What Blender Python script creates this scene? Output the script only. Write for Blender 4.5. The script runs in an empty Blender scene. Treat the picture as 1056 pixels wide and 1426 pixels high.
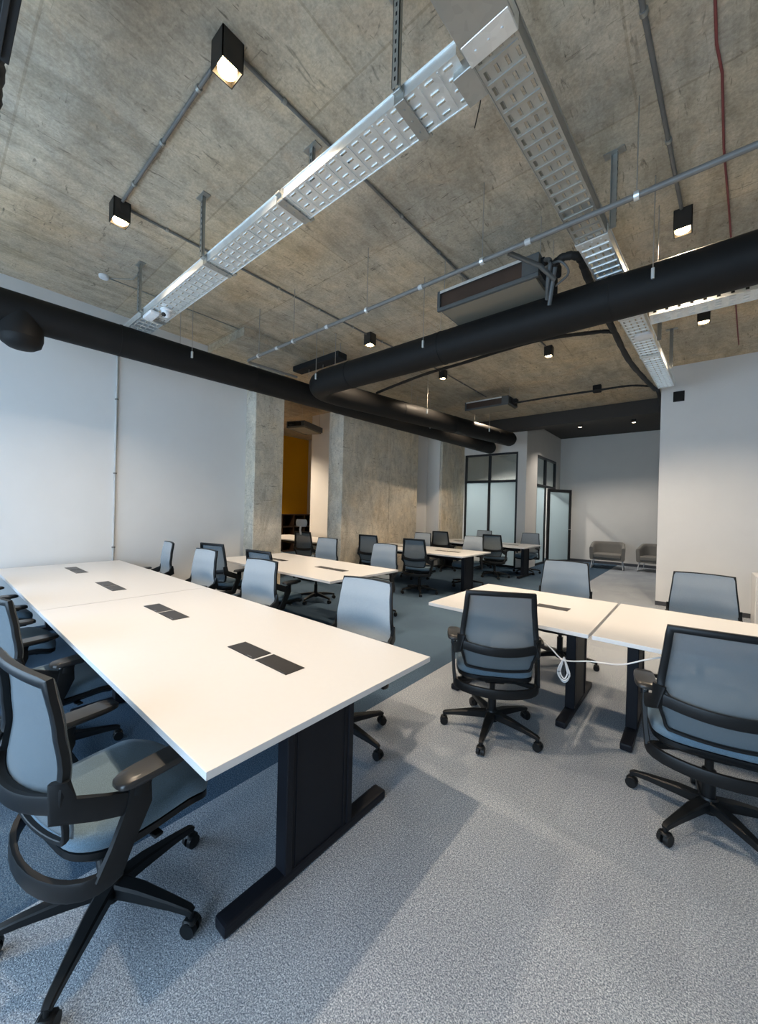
import bpy, bmesh, math, random
from mathutils import Vector, Matrix
random.seed(7)
R = math.radians
scene = bpy.context.scene
COL = scene.collection

# ---------------------------------------------------------------- materials
def mat(name, col=(.5,.5,.5), rough=.6, metal=0., spec=.5, emit=None, estr=0.):
    m = bpy.data.materials.new(name); m.use_nodes = True
    b = m.node_tree.nodes['Principled BSDF']
    b.inputs['Base Color'].default_value = (*col, 1)
    b.inputs['Roughness'].default_value = rough
    b.inputs['Metallic'].default_value = metal
    b.inputs['Specular IOR Level'].default_value = spec
    if emit:
        b.inputs['Emission Color'].default_value = (*emit, 1)
        b.inputs['Emission Strength'].default_value = estr
    return m
class NT:
    def __init__(s, m): s.t = m.node_tree; s.b = s.t.nodes['Principled BSDF']
    def n(s, typ, **kw):
        x = s.t.nodes.new(typ)
        for k, v in kw.items():
            if k in x.inputs.keys(): x.inputs[k].default_value = v
            else: setattr(x, k, v)
        return x
    def l(s, a, b): s.t.links.new(a, b)
    def coord(s, scale=(1,1,1), rot=(0,0,0)):
        tc = s.n('ShaderNodeTexCoord'); mp = s.n('ShaderNodeMapping')
        mp.inputs['Scale'].default_value = scale; mp.inputs['Rotation'].default_value = rot
        s.l(tc.outputs['Object'], mp.inputs['Vector']); return mp.outputs['Vector']
    def noise(s, vec, scale, detail=4, rough=.55, dist=0.):
        x = s.n('ShaderNodeTexNoise', Scale=scale, Detail=detail, Roughness=rough, Distortion=dist)
        s.l(vec, x.inputs['Vector']); return x.outputs['Fac']
    def ramp(s, fac, stops):
        x = s.n('ShaderNodeValToRGB'); e = x.color_ramp.elements
        while len(e) > 1: e.remove(e[0])
        for i, (p, c) in enumerate(stops):
            if i == 0: e[0].position = p; q = e[0]
            else: q = e.new(p)
            q.color = (*c, 1) if len(c) == 3 else c
        s.l(fac, x.inputs['Fac']); return x.outputs['Color']
    def mix(s, a, b, fac, mode='MIX'):
        x = s.n('ShaderNodeMix', data_type='RGBA', blend_type=mode)
        for sock, v in ((x.inputs[6], a), (x.inputs[7], b)):
            if isinstance(v, tuple): sock.default_value = (*v, 1)
            else: s.l(v, sock)
        if isinstance(fac, (int, float)): x.inputs[0].default_value = fac
        else: s.l(fac, x.inputs[0])
        return x.outputs[2]
    def bump(s, h, strength=.3, dist=.01):
        x = s.n('ShaderNodeBump', Strength=strength, Distance=dist)
        s.l(h, x.inputs['Height']); s.l(x.outputs['Normal'], s.b.inputs['Normal'])

def concrete(name, lo, mid, hi, rust, vertical=False, seam=True, scratch=True):
    m = mat(name, mid, .85, spec=.25); t = NT(m)
    v = t.coord()
    vs = t.coord((1.,.22,1.) if not vertical else (1.,1.,.35), (0,0,R(12) if not vertical else 0))
    big = t.noise(v, .8, 5, .6, .4)
    streak = t.noise(vs, 4.5, 8, .68, 1.2)
    base = t.ramp(streak, [(.3, lo), (.5, mid), (.7, hi)])
    tint = t.ramp(big, [(.35, (.80,.83,.86)), (.5, (1,.98,.95)), (.66, (1.1,1.0,.86))])
    c = t.mix(base, tint, 1., 'MULTIPLY')
    rn = t.noise(t.coord((1,1,1),(0,0,.7)), 2.1, 6, .7, .6)
    rf = t.ramp(rn, [(.56, (0,0,0)), (.72, (.55,.55,.55))])
    c = t.mix(c, rust, rf)
    if scratch:
        for k, (sc, rot) in enumerate((((.9,.16,.9), .5), ((.2,1.,1.), -.4), ((1.,.2,1.), -.9))):
            sn = t.noise(t.coord(sc, (0,0,rot)), 26 if k else 22, 5, .6, 1.6)
            sf = t.ramp(sn, [(.615, (0,0,0)), (.68, (.85,.85,.85))])
            pm = t.ramp(t.noise(t.coord((1,1,1),(0,0,k*1.3)), 1.6, 3, .6), [(.42,(.12,.12,.12)),(.62,(1,1,1))])
            c = t.mix(c, tuple(q*.40 for q in lo), t.mix(sf, pm, 1., 'MULTIPLY'))
    mo = t.noise(v, 7, 10, .78, .5)
    c = t.mix(c, t.ramp(mo, [(.34,(.80,.79,.78)),(.5,(1,1,1)),(.66,(1.13,1.12,1.10))]), 1., 'MULTIPLY')
    sp = t.noise(v, 55, 3, .7)
    c = t.mix(c, t.ramp(sp, [(.3,(.80,.80,.80)),(.7,(1.12,1.12,1.12))]), 1., 'MULTIPLY')
    h = t.noise(v, 9, 8, .7, .3)
    if seam:
        br = t.n('ShaderNodeTexBrick', offset=.5, Scale=1.)
        br.inputs['Brick Width'].default_value = 2.5; br.inputs['Row Height'].default_value = 1.25
        br.inputs['Mortar Size'].default_value = .008; br.inputs['Mortar Smooth'].default_value = .3
        br.inputs['Color1'].default_value = (.93,.93,.94,1); br.inputs['Color2'].default_value = (1.05,1.04,1.01,1); br.inputs['Mortar'].default_value = (.80,.78,.75,1)
        tc = t.n('ShaderNodeTexCoord'); mp = t.n('ShaderNodeMapping')
        mp.inputs['Location'].default_value = (.35,-.36,0)
        t.l(tc.outputs['Object'], mp.inputs['Vector']); t.l(mp.outputs['Vector'], br.inputs['Vector'])
        c = t.mix(c, br.outputs['Color'], 1., 'MULTIPLY')
    t.l(c, t.b.inputs['Base Color']); t.bump(h, .35, .015)
    return m

def carpet(name, a, b, c3):
    m = mat(name, a, .95, spec=.1); t = NT(m); v = t.coord()
    f = t.noise(v, 210, 2, .8); g = t.noise(v, 90, 3, .7); L = t.noise(v, 1.3, 3, .5)
    c = t.ramp(f, [(.36, a), (.5, b), (.64, c3)])
    c = t.mix(c, t.ramp(g, [(.35,(.78,.78,.8)),(.65,(1.16,1.16,1.14))]), 1., 'MULTIPLY')
    c = t.mix(c, t.ramp(L, [(.4,(.94,.94,.95)),(.6,(1.05,1.05,1.04))]), 1., 'MULTIPLY')
    br = t.n('ShaderNodeTexChecker', Scale=2.); t.l(v, br.inputs['Vector'])
    c = t.mix(c, t.ramp(br.outputs['Fac'], [(0,(.97,.97,.97)),(1,(1.02,1.02,1.02))]), 1., 'MULTIPLY')
    t.l(c, t.b.inputs['Base Color']); t.bump(f, .6, .006); return m

def plaster(name, col, rough=.75):
    m = mat(name, col, rough, spec=.3); t = NT(m); v = t.coord()
    n = t.noise(v, 1.7, 4, .6)
    c = t.ramp(n, [(.35, tuple(q*.965 for q in col)), (.65, col)])
    t.l(c, t.b.inputs['Base Color']); t.bump(t.noise(v, 160, 3, .6), .12, .003); return m

def fabric(name, col, scale=500):
    m = mat(name, col, .85, spec=.2); t = NT(m); v = t.coord()
    n = t.noise(v, scale, 2, .6)
    c = t.ramp(n, [(.35, tuple(q*.72 for q in col)), (.65, tuple(min(1, q*1.22) for q in col))])
    t.l(c, t.b.inputs['Base Color']); t.b.inputs['Sheen Weight'].default_value = .15
    t.bump(n, .3, .002); return m

def see_through(name, col, alpha, rough=.8):
    m = fabric(name, col, 700); m.node_tree.nodes['Principled BSDF'].inputs['Alpha'].default_value = alpha; return m

def galvanised(name, col=(.62,.64,.64), rough=.34):
    m = mat(name, col, rough, .8); t = NT(m); v = t.coord()
    vo = t.n('ShaderNodeTexVoronoi', Scale=28.); t.l(v, vo.inputs['Vector'])
    c = t.mix(t.ramp(vo.outputs['Color'], [(0, tuple(q*.72 for q in col)), (1, tuple(min(1,q*1.15) for q in col))]), col, .7)
    t.l(c, t.b.inputs['Base Color'])
    r_ = t.n('ShaderNodeMapRange'); r_.inputs['To Min'].default_value = rough-.1; r_.inputs['To Max'].default_value = rough+.14
    t.l(t.noise(v, 6, 4), r_.inputs['Value']); t.l(r_.outputs[0], t.b.inputs['Roughness']); return m

def slab(name, col, rough=.35):
    m = mat(name, col, rough, spec=.5); t = NT(m)
    n = t.noise(t.coord(), 40, 3); t.l(t.ramp(n, [(.3, tuple(q*.985 for q in col)), (.7, col)]), t.b.inputs['Base Color'])
    return m
def plastic(name, col, rough=.42, spec=.5):
    m = mat(name, col, rough, spec=spec); t = NT(m); t.bump(t.noise(t.coord(), 400, 2), .08, .001)
    t.l(t.ramp(t.noise(t.coord(), 8, 3), [(.3, tuple(q*.9 for q in col)), (.7, tuple(q*1.1 for q in col))]), t.b.inputs['Base Color']); return m

M = dict(
 ceil = concrete('ceiling_concrete', (.37,.32,.24), (.51,.445,.345), (.60,.53,.42), (.50,.365,.24)),
 colm = concrete('column_concrete', (.44,.405,.34), (.58,.54,.455), (.69,.645,.56), (.48,.41,.32), vertical=True, seam=False, scratch=True),
 darkceil = plaster('dark_painted_ceiling', (.055,.05,.045)),
 wall = plaster('white_plaster', (.70,.70,.69)),
 wallw = plaster('warm_white_plaster', (.70,.67,.62)),
 yellow = plaster('mustard_paint', (.88,.46,.015)),
 skirt = plastic('dark_skirting', (.05,.05,.055), .5),
 c_light = carpet('light_grey_carpet', (.115,.138,.17), (.305,.340,.385), (.63,.665,.70)),
 c_dark = carpet('slate_blue_carpet', (.018,.044,.086), (.055,.098,.150), (.14,.188,.240)),
 white = slab('white_laminate', (.70,.695,.69), .3),
 black = plastic('black_powder_coat', (.006,.007,.011), .5,.25),
 hatch = plastic('charcoal_hatch', (.035,.033,.033), .4),
 plast = plastic('black_nylon', (.007,.008,.009), .42,.3),
 gloss = plastic('glossy_black_pad', (.022,.022,.022), .3),
 seat = fabric('grey_blue_fabric', (.125,.19,.245)),
 mesh = see_through('grey_mesh', (.135,.165,.185), .62), meshf = see_through('grey_mesh_front', (.35,.395,.43), .86),
 lite = fabric('light_grey_back_fabric', (.42,.46,.50)),
 chrome = mat('chrome', (.8,.8,.8), .15, 1.),
 galv = galvanised('galvanised_steel', (.80,.82,.81), .42), galvd = galvanised('dull_galvanised_steel', (.40,.40,.37), .45),
 duct = plastic('black_duct_insulation', (.009,.0085,.008), .6, .18),
 foam = plastic('black_pipe_foam', (.009,.009,.009), .7),
 pvc = plastic('grey_conduit', (.14,.135,.125), .4),
 pvcl = plastic('light_grey_conduit', (.45,.45,.44), .5),
 wire = mat('steel_wire', (.45,.43,.4), .4, .8),
 red = plastic('red_cable', (.22,.05,.045), .6),
 whitep = plastic('white_plastic', (.75,.75,.75), .35),
 acgrey = plastic('dark_grey_casing', (.075,.08,.08), .45), acslot = plastic('slot_black', (.006,.006,.006), .9),
 actan = plaster('tan_underside', (.22,.195,.15)),
 frame = plastic('black_aluminium', (.012,.012,.013), .4),
 wood = plastic('dark_walnut', (.05,.028,.018), .5),
 tub = fabric('taupe_fabric', (.21,.195,.17), 300),
 lampcase = plastic('lamp_case', (.02,.017,.014), .5),
 amber = mat('lens_glow', (1,.9,.7), .3, emit=(1,.72,.38), estr=28.),
 amber2 = mat('small_lens_glow', (1,.9,.7), .3, emit=(1,.84,.62), estr=14.),
)
def glassmat(name, tint, alpha, rough=.05):
    m = bpy.data.materials.new(name); m.use_nodes = True; t = m.node_tree
    for n in list(t.nodes): t.nodes.remove(n)
    o = t.nodes.new('ShaderNodeOutputMaterial'); a = t.nodes.new('ShaderNodeBsdfTransparent'); g = t.nodes.new('ShaderNodeBsdfGlossy')
    a.inputs[0].default_value = (*tint,1); g.inputs['Roughness'].default_value = rough; g.inputs[0].default_value = (.9,.9,.9,1)
    x = t.nodes.new('ShaderNodeMixShader'); x.inputs[0].default_value = alpha
    t.links.new(a.outputs[0], x.inputs[1]); t.links.new(g.outputs[0], x.inputs[2]); t.links.new(x.outputs[0], o.inputs[0]); return m
M['glass'] = glassmat('clear_glass', (.82,.86,.86), .10)
m = bpy.data.materials.new('frosted_glass'); m.use_nodes = True; t = m.node_tree
for n in list(t.nodes): t.nodes.remove(n)
o = t.nodes.new('ShaderNodeOutputMaterial'); a = t.nodes.new('ShaderNodeBsdfTranslucent'); d = t.nodes.new('ShaderNodeBsdfDiffuse'); tr = t.nodes.new('ShaderNodeBsdfTransparent'); tr.inputs[0].default_value=(.8,.85,.86,1)
a.inputs[0].default_value = (.72,.83,.87,1); d.inputs[0].default_value = (.48,.56,.59,1)
x = t.nodes.new('ShaderNodeMixShader'); x.inputs[0].default_value = .35
y = t.nodes.new('ShaderNodeMixShader'); y.inputs[0].default_value = .12
t.links.new(a.outputs[0], x.inputs[1]); t.links.new(d.outputs[0], x.inputs[2]); t.links.new(x.outputs[0], y.inputs[1]); t.links.new(tr.outputs[0], y.inputs[2]); t.links.new(y.outputs[0], o.inputs[0])
M['frost'] = m

# ---------------------------------------------------------------- mesh builder
class MB:
    def __init__(s): s.bm = bmesh.new()
    def box(s, x0,x1,y0,y1,z0,z1, bev=0., mi=0, seg=1):
        r = bmesh.ops.create_cube(s.bm, size=1.)
        for v in r['verts']:
            v.co = Vector((x0+(v.co.x+.5)*(x1-x0), y0+(v.co.y+.5)*(y1-y0), z0+(v.co.z+.5)*(z1-z0)))
        fs = list({f for v in r['verts'] for f in v.link_faces})
        for f in fs: f.material_index = mi
        if bev > 0:
            es = list({e for v in r['verts'] for e in v.link_edges})
            bmesh.ops.bevel(s.bm, geom=es, offset=bev, segments=seg, profile=.7, affect='EDGES')
        return s
    def sweep(s, pts, w, h, closed=False, up=(0,0,1), n=0, taper=None, mi=0, cap=True):
        """sweep a rectangle (n=0) or n-gon of size w x h along pts"""
        P = [Vector(p) for p in pts]; N = len(P); rings = []; up = Vector(up)
        if n == 0: prof = [(-.5,-.36),(-.36,-.5),(.36,-.5),(.5,-.36),(.5,.36),(.36,.5),(-.36,.5),(-.5,.36)]
        else: prof = [(.5*math.cos(2*math.pi*k/n), .5*math.sin(2*math.pi*k/n)) for k in range(n)]
        for i, p in enumerate(P):
            a = P[i-1] if (i > 0 or closed) else None; b = P[(i+1) % N] if (i < N-1 or closed) else None
            t1 = (p-a).normalized() if a is not None else None; t2 = (b-p).normalized() if b is not None else None
            t = ((t1 or t2)+(t2 or t1)).normalized()
            sd = t.cross(up)
            if sd.length < 1e-4: sd = t.cross(Vector((0,1,0)) if abs(up.y) < .9 else Vector((1,0,0)))
            sd.normalize(); u = sd.cross(t).normalized()
            k = 1. 
            if t1 is not None and t2 is not None:
                k = 1/max(.5, math.cos(t1.angle(t2)/2))
            tp = taper[i] if taper else 1.
            if t1 is not None and t2 is not None and k > 1.001:
                bn = (t1-t2); bn = bn.normalized() if bn.length > 1e-6 else sd
            else: bn = None
            ring = []
            for (q, r_) in prof:
                off = sd*q*w*tp + u*r_*h*tp
                if bn is not None: off = off + bn*(off.dot(bn))*(k-1)
                ring.append(s.bm.verts.new(p+off))
            rings.append(ring)
        L = len(prof)
        rng = range(N) if closed else range(N-1)
        for i in rng:
            A, B = rings[i], rings[(i+1) % N]
            for j in range(L):
                f = s.bm.faces.new((A[j], A[(j+1)%L], B[(j+1)%L], B[j])); f.material_index = mi
        if not closed and cap:
            s.bm.faces.new(list(reversed(rings[0]))).material_index = mi; s.bm.faces.new(rings[-1]).material_index = mi
        return s
    def tube(s, pts, d, n=12, mi=0, closed=False, taper=None): return s.sweep(pts, d, d, closed=closed, n=n, mi=mi, taper=taper)
    def cyl(s, p0, p1, r0, r1=None, n=20, mi=0):
        r1 = r0 if r1 is None else r1; return s.sweep([p0, p1], 2*r0, 2*r0, n=n, taper=[1, r1/r0], mi=mi, up=(0,0,1) if abs((Vector(p1)-Vector(p0)).normalized().z) < .99 else (0,1,0))
    def lathe(s, prof, n=20, c=(0,0,0), mi=0):
        rings = []
        for r, z in prof:
            rings.append([s.bm.verts.new((c[0]+r*math.cos(2*math.pi*k/n), c[1]+r*math.sin(2*math.pi*k/n), c[2]+z)) for k in range(n)])
        for A, B in zip(rings, rings[1:]):
            for k in range(n): s.bm.faces.new((A[k],A[(k+1)%n],B[(k+1)%n],B[k])).material_index = mi
        s.bm.faces.new(list(reversed(rings[0]))).material_index = mi; s.bm.faces.new(rings[-1]).material_index = mi
        return s
    def layers(s, rings, mi=0):
        R_ = [[s.bm.verts.new(p) for p in r] for r in rings]; n = len(R_[0])
        for A, B in zip(R_, R_[1:]):
            for k in range(n): s.bm.faces.new((A[k],A[(k+1)%n],B[(k+1)%n],B[k])).material_index = mi
        s.bm.faces.new(list(reversed(R_[0]))).material_index = mi; s.bm.faces.new(R_[-1]).material_index = mi
        return s
    def sheet(s, f, nu, nv, th=.004, mi=0):
        """closed thin sheet; f(u,v)->(point, normal)"""
        A = [[None]*(nv+1) for _ in range(nu+1)]; B = [[None]*(nv+1) for _ in range(nu+1)]
        for i in range(nu+1):
            for j in range(nv+1):
                p, nn = f(i/nu, j/nv); p = Vector(p); nn = Vector(nn)*th/2
                A[i][j] = s.bm.verts.new(p+nn); B[i][j] = s.bm.verts.new(p-nn)
        F = s.bm.faces.new
        for i in range(nu):
            for j in range(nv):
                F((A[i][j],A[i+1][j],A[i+1][j+1],A[i][j+1])).material_index = mi; F((B[i][j],B[i][j+1],B[i+1][j+1],B[i+1][j]))
        for i in range(nu):
            F((A[i][0],B[i][0],B[i+1][0],A[i+1][0])); F((A[i][nv],A[i+1][nv],B[i+1][nv],B[i][nv]))
        for j in range(nv):
            F((A[0][j],A[0][j+1],B[0][j+1],B[0][j])); F((A[nu][j],B[nu][j],B[nu][j+1],A[nu][j+1]))
        return s
    def xf(s, mtx):
        bmesh.ops.transform(s.bm, matrix=mtx, verts=s.bm.verts); return s
    def build(s, name, m, parent=None, smooth=None, loc=None):
        bm = s.bm; bmesh.ops.recalc_face_normals(bm, faces=bm.faces)
        me = bpy.data.meshes.new(name); bm.to_mesh(me); bm.free()
        for mm in (m if isinstance(m, (list, tuple)) else [m]): me.materials.append(mm)
        if smooth:
            for p in me.polygons: p.use_smooth = True
            me.set_sharp_from_angle(angle=R(smooth))
        o = bpy.data.objects.new(name, me); COL.objects.link(o)
        if parent: o.parent = parent
        if loc: o.location = loc
        return o

def tag(o, label, cat, group=None, kind=None):
    o['label'] = label; o['category'] = cat
    if group: o['group'] = group
    if kind: o['kind'] = kind
    return o
def thing(name, label, cat, loc=(0,0,0), rz=0., group=None):
    o = bpy.data.objects.new(name, None); COL.objects.link(o); o.empty_display_size = .1
    o.location = loc; o.rotation_euler = (0,0,rz); return tag(o, label, cat, group)
def struct(mb, name, m, label, cat, **k):
    o = mb.build(name, m, **k); return tag(o, label, cat, kind='structure')
def copy_tree(o, parent=None):
    c = o.copy(); COL.objects.link(c); c.parent = parent
    for ch in o.children: copy_tree(ch, c)
    return c
def bezier(ctrl, n=8):
    """Catmull-Rom through ctrl"""
    P = [Vector(p) for p in ctrl]; P = [2*P[0]-P[1]]+P+[2*P[-1]-P[-2]]; out = []
    for i in range(1, len(P)-2):
        for k in range(n):
            t = k/n; a,b,c,d = P[i-1],P[i],P[i+1],P[i+2]
            out.append(.5*((2*b)+(c-a)*t+(2*a-5*b+4*c-d)*t*t+(3*b-a-3*c+d)*t**3))
    out.append(P[-2]); return out

# ---------------------------------------------------------------- room shell
ZC = 4.06
XW = -6.08
fl = MB()
def quad(mb, x0,x1,y0,y1,z,mi):
    f = mb.bm.faces.new([mb.bm.verts.new(p) for p in ((x0,y0,z),(x1,y0,z),(x1,y1,z),(x0,y1,z))]); f.material_index = mi
fl.box(-12,-1.87,-2.6,14.2,-.12,0,0,1); fl.box(-1.87,3.6,-2.6,14.2,-.12,0,0,0)
struct(fl, 'floor', [M['c_light'], M['c_dark']], 'carpeted floor, pale flecked grey strip beside slate blue carpet', 'floor')
c = MB().box(-12,3.6,-2.6,10.3,ZC,ZC+.2).box(-12,-3.7,10.3,14.2,ZC,ZC+.2)
struct(c, 'ceiling', M['ceil'], 'raw board-marked concrete ceiling over the main office', 'ceiling')
struct(MB().box(-3.7,3.6,10.3,14.2,ZC,ZC+.2), 'ceiling', M['darkceil'], 'dark painted ceiling over the far seating area', 'ceiling')
struct(MB().box(-12,3.6,10.06,10.42,3.74,ZC-.001), 'ceiling_beam', M['darkceil'], 'dark painted beam crossing in front of the far seating area', 'beam')
struct(MB().box(-6.9,-5.0,2.9,4.3,3.94,ZC-.001), 'ceiling_slab', M['ceil'], 'shallow concrete drop panel around the first column', 'ceiling slab')
struct(MB().box(XW-.2,XW,-2.6,3.61,0,ZC), 'wall_left', M['wall'], 'white plaster wall at left behind the long near desks', 'wall')
# front (window side, behind the camera) with openings for daylight
bw = MB(); wins = [(-5.8,-4.0),(-3.7,-1.8),(-1.0,.7)]
bw.box(XW,3.6,-2.6,-2.4,0,.35).box(XW,3.6,-2.6,-2.4,2.75,ZC)
xs = [XW]+[q for w in wins for q in w]+[3.6]
for i in range(0, len(xs), 2): bw.box(xs[i],xs[i+1],-2.6,-2.4,.35,2.75)
struct(bw, 'wall_back', M['wall'], 'white wall behind the viewpoint with three tall window openings', 'wall')
for i, (a, b) in enumerate(wins):
    w = struct(MB().box(a,b,-2.56,-2.5,.35,.41).box(a,b,-2.56,-2.5,2.69,2.75).box(a,a+.06,-2.56,-2.5,.41,2.69).box(b-.06,b,-2.56,-2.5,.41,2.69).box((a+b)/2-.03,(a+b)/2+.03,-2.56,-2.5,.41,2.69),
           'window_%d' % (i+1), M['frame'], 'black framed daylight window behind the viewpoint, number %d from the left wall' % (i+1), 'window')
bright = MB().box(3.4,3.6,-2.6,14.2,0,ZC)
struct(bright, 'wall_right', M['wall'], 'white wall at right outside the view', 'wall')
struct(MB().box(-.53,3.4,8.12,8.3,0,ZC), 'wall_far_right', M['wall'], 'white partition wall standing at right behind the right-hand desks', 'wall')
struct(MB().box(-.535,3.4,8.105,8.12,0,.07), 'baseboard_right', M['skirt'], 'dark skirting along the right partition wall', 'baseboard')
struct(MB().box(-3.7,3.4,13.8,14.0,0,ZC), 'wall_far', M['wallw'], 'warm white end wall behind the two armchairs', 'wall')
struct(MB().box(-3.6,3.4,13.785,13.8,0,.08), 'baseboard_far', M['skirt'], 'dark skirting along the end wall', 'baseboard')
# meeting room: side wall (x=-3.6) with window and doorway, glazed front (y=10.5)
sw = MB().box(-3.7,-3.6,10.5,11.42,0,ZC).box(-3.7,-3.6,11.42,13.36,3.24,ZC).box(-3.7,-3.6,13.36,13.8,0,ZC)
struct(sw, 'wall_meeting_side', M['wallw'], 'cream side wall of the glazed meeting room', 'wall')
struct(MB().box(-5.7,-3.7,10.5,10.6,3.22,ZC).box(-3.83,-3.7,10.5,10.6,0,3.22), 'wall_meeting_front', M['wallw'], 'cream wall around the large frosted window of the meeting room', 'wall')
struct(MB().box(-8.0,-3.7,13.8,13.95,0,ZC), 'wall_meeting_far', M['wall'], 'white rear wall inside the glazed meeting room', 'wall')
struct(MB().box(-8.1,-8.0,9.3,13.95,0,ZC), 'wall_meeting_left', M['wall'], 'white left wall inside the glazed meeting room', 'wall')
def framed(name, x0,x1,z0,z1, mull, trans, label, axis='x', at=0., panes=None):
    """black frame with panes. axis x: spans x at y=at ; axis y: spans y at x=at"""
    def bx(mb, a0,a1,z0_,z1_, d=.03):
        return mb.box(a0,a1,at-d,at+d,z0_,z1_,.003) if axis == 'x' else mb.box(at-d,at+d,a0,a1,z0_,z1_,.003)
    f = MB(); w = .06
    bx(f,x0,x1,z1-w,z1); bx(f,x0,x1,z0,z0+w); bx(f,x0,x0+w,z0+w,z1-w); bx(f,x1-w,x1,z0+w,z1-w)
    for mm in mull: bx(f,mm-.035,mm+.035,z0+w,z1-w,.028)
    bx(f,x0+w,x1-w,trans-.035,trans+.035,.027)
    o = f.build(name, M['frame']); tag(o, label, 'window', kind='structure')
    ed = [x0+w]+[q for mm in mull for q in (mm-.035,mm+.035)]+[x1-w]
    for i in range(0, len(ed), 2):
        g = MB(); bx(g, ed[i], ed[i+1], trans+.035, z1-w, .004); q = g.build('window_pane', M['glass'], o); q['label'] = 'clear upper pane'
        g = MB(); bx(g, ed[i], ed[i+1], z0+w, trans-.035, .004); q = g.build('window_pane', M['frost'], o); q['label'] = 'frosted lower pane'
    return o
framed('window_4', -5.43,-3.83,.0,3.22,[-4.66],2.42,'large black framed window with frosted lower panes in the meeting room front','x',10.55)
# doorway side: fixed pane, door frame, transom
wf = MB()
for (a,b,z0,z1) in ((11.42,13.36,3.18,3.24),(11.42,11.48,0,3.18),(13.30,13.36,0,3.18),(12.28,12.36,0,3.18),(11.48,12.28,2.33,2.40),(12.36,13.30,2.33,2.40),(11.48,12.28,0,.06)):
    wf.box(-3.69,-3.61,a,b,z0,z1,.003)
o = tag(wf.build('window_5', M['frame']), 'black framed side window and doorway surround of the meeting room', 'window', kind='structure')
for (a,b,z0,z1,mm,lb) in ((11.48,12.28,2.40,3.18,'glass','clear upper pane'),(12.36,13.30,2.40,3.18,'glass','clear pane over the doorway'),(11.48,12.28,.06,2.33,'frost','frosted side pane')):
    q = MB().box(-3.654,-3.646,a,b,z0,z1).build('window_pane', M[mm], o); q['label'] = lb
dr = MB()
DW, DH = .92, 2.3
for (a,b,z0,z1) in ((0,DW,DH-.09,DH),(0,DW,.01,.1),(0,.09,.1,DH-.09),(DW-.09,DW,.1,DH-.09)): dr.box(a,b,-.022,.022,z0,z1,.003)
door = tag(dr.build('door_1', M['frame'], loc=(-3.58,12.40,0)), 'open black framed glass door of the meeting room', 'door', kind='structure')
door.rotation_euler = (0,0,R(58))
MB().box(.09,DW-.09,-.005,.005,.1,DH-.09).build('door_pane', M['frost'], door)
MB().cyl((DW-.045,-.022,1.05),(DW-.045,-.06,1.05),.01).tube([(DW-.045,-.058,1.05),(DW-.16,-.058,1.05)],.018).build('door_handle', M['chrome'], door, 40)
# columns and piers along the left
def pier(x0,x1,y0,y1,label, m='colm', name='column'):
    return struct(MB().box(x0,x1,y0,y1,0,ZC-.0005,.012), name, M[m], label, 'column')
pier(-6.5,-5.8,3.61,4.2,'bare concrete column at the end of the left wall')
pier(-6.02,-5.6,5.5,7.06,'wide bare concrete pier right of the opening to the yellow room')
struct(MB().box(-6.02,-5.605,7.065,8.24,0,ZC-.0005,.01),'pillar',M['colm'],'second concrete pier section left of the white wall strip','pillar')
struct(MB().box(-6.3,-5.9,8.24,9.15,0,ZC), 'wall_strip', M['wall'], 'narrow white wall strip between two concrete piers', 'wall')
struct(MB().box(-6.3,-5.5,9.15,9.2,0,ZC), 'wall_return', M['wallw'], 'cream wall return beside the last concrete pier', 'wall')
pier(-6.0,-5.45,9.2,10.5,'last concrete pier beside the frosted meeting room window')
# yellow room
struct(MB().box(-11.5,-11.3,3.0,9.6,0,ZC), 'wall_yellow', M['yellow'], 'mustard yellow wall seen through the opening', 'wall')
struct(MB().box(-11.3,-6.4,9.3,9.45,0,ZC), 'wall_yellow_end', M['wallw'], 'cream end wall of the yellow room', 'wall')
struct(MB().box(-8.25,-6.02,6.9,7.05,0,ZC), 'wall_stub', M['wall'], 'short white wall beside the opening to the yellow room', 'wall')
struct(MB().box(-11.3,-6.4,3.0,3.15,0,ZC), 'wall_yellow_near', M['wallw'], 'near wall of the yellow room', 'wall')
# trim: surface pipe on the left wall
p = tag(MB().tube([(XW+.014,1.67,.02),(XW+.014,1.67,3.9)],.026).build('wall_conduit', M['pvcl'], smooth=40), 'thin grey vertical pipe fixed to the left wall', 'pipe')
for z in (.9,1.9,2.9,3.6): MB().box(XW+.001,XW+.032,1.652,1.688,z,z+.02,.002).build('pipe_clip', M['pvc'], p)

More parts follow.
